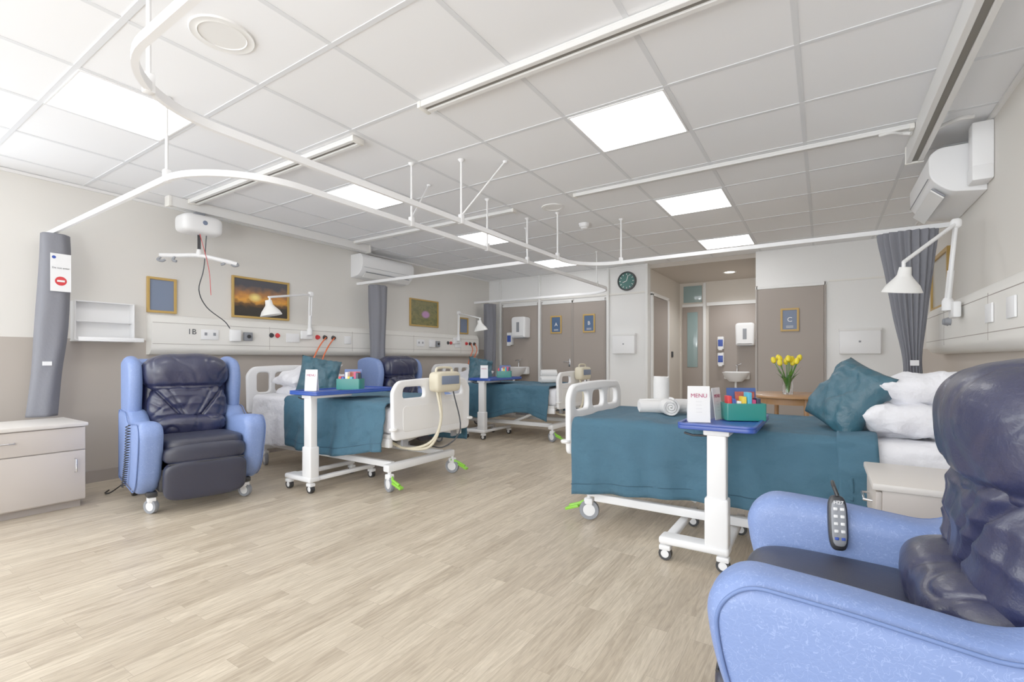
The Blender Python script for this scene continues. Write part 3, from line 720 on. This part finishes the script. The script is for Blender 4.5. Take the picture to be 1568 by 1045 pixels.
# ---------- towels
def roll(g,loc,rot,L=.26,r=.05,turn=3.2):
    bm=bmesh.new()
    T=turn*2*PI; n=90; th=(r-.006)/turn*.80
    ins=[];out=[]
    for i in range(n+1):
        t=T*i/n; rr=.008+(r-.008)*i/n
        out.append((rr*math.cos(t),rr*math.sin(t))); q=max(.002,rr-th); ins.append((q*math.cos(t),q*math.sin(t)))
    pr=out+ins[::-1]; N=8; rings=[]
    for k in range(N+1):
        z=-L/2+L*k/N; s=1+.03*math.sin(PI*k/N)-(.04 if k in(0,N) else 0)
        rings.append([bm.verts.new((a*s,b*s,z+.004*math.sin(a*90))) for a,b in pr])
    m=len(pr)
    for a,b in zip(rings,rings[1:]):
        for i in range(m):
            j=(i+1)%m; bm.faces.new((a[i],a[j],b[j],b[i]))
    for R in (rings[0],rings[-1]):
        for i in range(n): bm.faces.new((R[i],R[i+1],R[m-2-i],R[m-1-i]))
    fin('towel_roll',bm,M_towel,g,loc,rot,ang=50)
# two long rolls across, one bigger roll lying end-on, one upright roll leaning behind
g=grp('rolled_towels',(-.885,3.27,.672),.5)
roll(g,(0,.06,.052),(PI/2,0,PI/2),.34,.052)
roll(g,(.0,-.055,.062),(PI/2,0,.0),.13,.062)
roll(g,(.0,.165,.125),(0,0,1.0),.25,.064)
g=grp('rolled_towels',(-3.15,5.78,.715),.7); roll(g,(0,0,.05),(PI/2,0,PI/2),.24); roll(g,(0,.105,.05),(PI/2,0,PI/2),.24); roll(g,(0,.05,.137),(PI/2,0,PI/2),.22)
# ---------- armchair
def coil(g,a,b,r=.012,turns=26,m=M_black):
    a=Vector(a);b=Vector(b); pts=[]
    N=turns*10
    for i in range(N+1):
        t=i/N; c=a.lerp(b,t)+Vector((.03*math.sin(PI*t),0,-.02*math.sin(PI*t))); w=2*PI*turns*t
        pts.append(c+Vector((r*math.cos(w),r*math.sin(w),0)))
    sweep('coiled_cord',pts,circ(.0035,5),m,g,ang=180)
def armchair(loc,rz,dx=0,dz=0,hx=0):
    g=grp('riser_recliner_armchair',loc,rz)
    for s in (-1,1):
        y=s*.315
        arm=[(.02,.13,.03),(.72,.13,.05),(.83,.22,.08),(.915,.46,.08),(.93,.57,.05),(.87,.635,.06),(.70,.625,.05),(.46,.60,.08),(.36,.68,.06),(.02,.68,.04)]
        o=rnd(arm,.04,7)
        plate('arm_panel',[o],.14,.05,M_blue,g,'xz',y,ang=60)
        wing=[(-.02,.55,.05),(.34,.58,.08),(.38,.72,.1),(.41,.90,.1),(.36,1.04+dz,.1),(.14,1.08+dz,.08),(-.03,1.04+dz,.05)]
        plate('wing',[rnd(wing,.05,7)],.085,.04,M_blue,g,'xz',s*.325,ang=60)
        sw=[Vector((a*.945+.026,s*(.315+.070-.003),b*.94+.024)) for a,b in o]; sw.append(sw[0])
        sweep('arm_piping',sw,circ(.004,6),M_pipe,g,ang=180)
        castor(g,.12,s*.3,.045,M_black,top=.15); castor(g,.74,s*.29,.05,M_grey,yaw=.6,top=.15)
        box('castor_mount',(.70,.78),(s*.29-.03,s*.29+.03),(.115,.15),M_dark,g,.008)
    box('base_frame',(.06,.80),(-.26,.26),(.14,.30),M_dark,g,.02)
    box('outer_back',(-.05,.12),(-.30,.30),(.16,1.05+dz),M_blue,g,.04,4)
    def hsh(q):
        if q.x>0:
            q=Vector((q.x-.014*math.exp(-((q.z+.085)/.012)**2)-.007*abs(math.sin(q.y*38+2*math.sin(q.z*9)))*max(0,(.02-q.z)*8),q.y,q.z))
        return q
    puff('head_cushion',(.17,.285,.15),M_navy,g,(.31+dx+hx,0,.94+dz),(0,.06,0),e=2.9,cuts=60,wr=.007,cr=.004,ws=4,seed=1,st=(1.6,2.2,.7),fn=hsh)
    puff('back_core',(.12,.28,.34),M_navy,g,(.22+dx,0,.72),(0,0,0),e=5,cuts=12)
    def vsh(q):
        if q.x>0:
            d=abs(q.y)-(.045+max(0,q.z+.10)*.75)
            q=Vector((q.x-.024*math.exp(-(d/.013)**2)-.010*math.exp(-((abs(q.y)-.5*(q.z+.14))/.01)**2)-.006*abs(math.sin(q.z*50+4*q.y+2*noise.noise(q*9))),q.y,q.z))
        return q
    puff('lumbar_cushion',(.14,.262,.20),M_navy,g,(.34+dx,0,.69),(0,-.04,0),e=2.8,cuts=66,wr=.010,cr=.006,ws=4,seed=2,fn=vsh,st=(1,1.6,1.2))
    puff('lower_roll',(.11,.225,.085),M_navy,g,(.44+dx,0,.55),(0,.12,0),e=2.8,cuts=46,wr=.010,cr=.007,ws=6,seed=6,st=(1,2.4,1))
    puff('seat_cushion',(.25,.25,.075),M_navys,g,(.66,0,.435),(0,-.03,0),e=5,cuts=16,wr=.003,ws=4,seed=7)
    puff('seat_front_roll',(.07,.25,.075),M_navys,g,(.86,0,.40),e=3.2,cuts=14)
    puff('leg_rest',(.045,.25,.135),M_navys,g,(.885,0,.225),(0,.12,0),e=5,cuts=14,wr=.003,ws=5,seed=8)
    tube('seat_seam',[(.925,-.23,.345),(.935,0,.345),(.925,.23,.345)],.004,M_dark,g)
    return g
def handset(p,loc,rot):
    h=bpy.data.objects.new('remote_handset',None); h.location=loc; h.rotation_euler=rot; link(h,p)
    puff('shell',(.024,.013,.075),M_dark,h,(0,0,0),e=3.5,cuts=8); puff('face',(.018,.004,.062),M_grey,h,(0,-.0115,0),e=4,cuts=4)
    for k in range(5):
        for s in (-1,1): box('button',(s*.008-.005,s*.008+.005),(-.0175,-.0145),(-.045+k*.02,-.037+k*.02),M_white if k else M_blueb,h,.002)
    text('display','H27',.014,M_white,h,(0,-.016,.056),(PI/2,0,0))
g=armchair((-4.49,1.80,0),math.radians(-11))
coil(g,(.62,-.40,.60),(.50,-.41,.16)); tube('mains_cable',[(.1,-.3,.15),(.0,-.42,.03),(-.10,-.45,.008),(-.18,-.42,.008)],.005,M_black,g,sm=6)
armchair((-4.80,4.25,0),0)
g=armchair((.725,1.385,0),PI,dx=.02,dz=-.04,hx=.01)
handset(g,(.69,-.235,.59),(-.15,0,PI+.25))
tube('handset_cord',[(.69,-.235,.665),(.70,-.25,.69),(.70,-.30,.685),(.68,-.37,.60)],.005,M_black,g,sm=6)
# ---------- cabinets
def cabinet(loc,rz,w,d,h):
    g=grp('bedside_cabinet',loc,rz)
    box('carcass',(-d/2,d/2-.02),(-w/2,w/2),(.05,h-.025),M_cab,g,.004); box('plinth',(-d/2+.02,d/2-.05),(-w/2+.02,w/2-.02),(0,.052),M_skirt,g)
    box('top',(-d/2-.005,d/2+.01),(-w/2-.01,w/2+.01),(h-.026,h),M_cabt,g,.006)
    box('drawer_front',(d/2-.02,d/2-.001),(-w/2+.004,w/2-.004),(h-.19,h-.032),M_cab,g,.004); box('door_front',(d/2-.02,d/2-.001),(-w/2+.004,w/2-.004),(.06,h-.196),M_cab,g,.004)
    tube('drawer_handle',[(d/2-.002,-.07,h-.10),(d/2+.025,-.065,h-.10),(d/2+.025,.065,h-.10),(d/2-.002,.07,h-.10)],.005,M_steel,g)
    tube('door_handle',[(d/2-.002,w/2-.06,h-.25),(d/2+.025,w/2-.06,h-.255),(d/2+.025,w/2-.06,h-.34),(d/2-.002,w/2-.06,h-.345)],.005,M_steel,g)
cabinet((-4.66,.76,0),0,.86,.52,.60); cabinet((.39,2.38,0),PI,.42,.46,.60)
# ---------- lamps
def lamp(mount,elbow,head,s,rt=.009):
    g=grp('wall_reading_lamp',mount); m=Vector(mount); e=Vector(elbow)-m; h=Vector(head)-m
    box('wall_bracket',(-.02,.02),(-.09,.05),(-.05,.05),M_white,g,.01); lathe('pivot',[(0,-.03),(.03,-.03),(.03,.03),(.02,.05),(0,.05)],M_white,g,(s*.03,0,.03),n=20)
    a=Vector((s*.03,0,.06)); off=Vector((0,.014,0))
    for o in (off,-off): tube('lower_arm',[a+o,e+o],rt,M_white,g)
    puff('elbow_joint',(.028,.032,.032),M_white,g,e,e=3,cuts=4)
    hh=h+Vector((0,0,.10))
    for o in (off,-off): tube('upper_arm',[e+o,hh+o],rt,M_white,g)
    tube('lower_sleeve',[a,a.lerp(e,.4)],.018,M_white,g); tube('shade_yoke',[hh,h+Vector((0,0,.05))],.010,M_white,g)
    lathe('shade',[(0,.07),(.03,.068),(.036,.02),(.045,.005),(.085,-.045),(.103,-.085),(.101,-.088),(.082,-.045),(.04,0),(0,.004)],M_shade,g,h,(.15,-s*.1,0),n=32)
    lathe('bulb',[(0,-.03),(.022,-.02),(.028,0),(.02,.02),(0,.03)],M_white,g,h+Vector((0,0,-.02)),n=16)
lamp((-5.06,3.38,1.33),(-4.98,3.36,1.80),(-4.72,2.72,1.58),1)
lamp((-5.06,6.1,1.35),(-4.98,6.05,1.80),(-4.3,5.72,1.56),1)
lamp((.70,4.08,1.36),(.70,4.03,1.90),(.42,3.80,1.55),-1,.011)
# ---------- flower table
g=grp('side_table',(-.25,5.12,0))
lathe('top',[(0,.70),(.37,.70),(.385,.706),(.385,.718),(.375,.725),(0,.725)],M_table,g,n=48)
for a in (.5,2.07,3.64,5.21): tube('leg',[(.27*math.cos(a),.27*math.sin(a),.70),(.29*math.cos(a),.29*math.sin(a),0)],.02,M_table,g,n=12)
lathe('apron',[(.27,.70),(.28,.70),(.28,.64),(.27,.64)],M_table,g,n=48)
g=grp('tulip_vase',(-.27,5.05,.726))
lathe('glass_vase',[(0,0),(.04,0),(.045,.01),(.042,.1),(.058,.19),(.055,.19),(.039,.1),(.04,.015),(0,.012)],M_glass,g,n=28)
for k in range(11):
    a=k*2.4; r=.03+.075*((k*37)%10)/10; top=Vector((r*1.2*math.cos(a),r*1.2*math.sin(a),.27+.05*((k*13)%7)/7))
    tube('stem',[(.01*math.cos(a),.01*math.sin(a),.02),(.03*math.cos(a),.03*math.sin(a),.15),top],.0035,M_leaf,g,sm=4,n=6)
    lathe('tulip',[(0,-.01),(.016,-.002),(.023,.015),(.021,.035),(.010,.052),(0,.05)],M_yellow,g,top,(.3*math.sin(a),.3*math.cos(a),0),n=10)
for k in range(8):
    a=k*.8+.3; bm=bmesh.new(); vs=[]
    for i in range(9):
        t=i/8; w=.014*math.sin(PI*min(1,t*1.02+.05))+.001; rr=.02+.09*t**1.6; z=.08+.17*t-.05*t*t*(k%3)
        c=Vector((rr*math.cos(a),rr*math.sin(a),z)); sd=Vector((-math.sin(a),math.cos(a),0))*w
        vs.append((bm.verts.new(c-sd),bm.verts.new(c+sd)))
    for p_,q_ in zip(vs,vs[1:]): bm.faces.new((p_[0],p_[1],q_[1],q_[0]))
    fin('leaf',bm,M_leaf,g,ang=180)
# ---------- light
def fill_light(name,loc,e,size,rot):
    l=bpy.data.lights.new(name,'AREA'); l.energy=e; l.size=size; l.shape='DISK'
    o=bpy.data.objects.new(name,l); o.location=loc; o.rotation_euler=rot; link(o)
fill_light('added_ceiling_fill',(-.9,-1.8,.9),34,.8,(math.radians(140),0,math.radians(20)))  # added fill, no real fixture: unseen disk behind the camera brightening the ceiling
w=bpy.data.worlds.new('World'); sc.world=w; w.use_nodes=True
bg=w.node_tree.nodes['Background']; bg.inputs[0].default_value=(.91,.96,1,1); bg.inputs[1].default_value=5.0
cam=bpy.data.cameras.new('cam'); cam.sensor_width=36; cam.lens=16.76; cam.shift_y=.0175; cam.clip_start=.02
co=bpy.data.objects.new('camera',cam); co.location=(0,0,1.05); co.rotation_euler=(PI/2,0,math.radians(33.1)); link(co)
sc.camera=co
vs=sc.view_settings
vs.view_transform='Standard'; vs.look='None'; vs.exposure=.26; vs.gamma=1.36
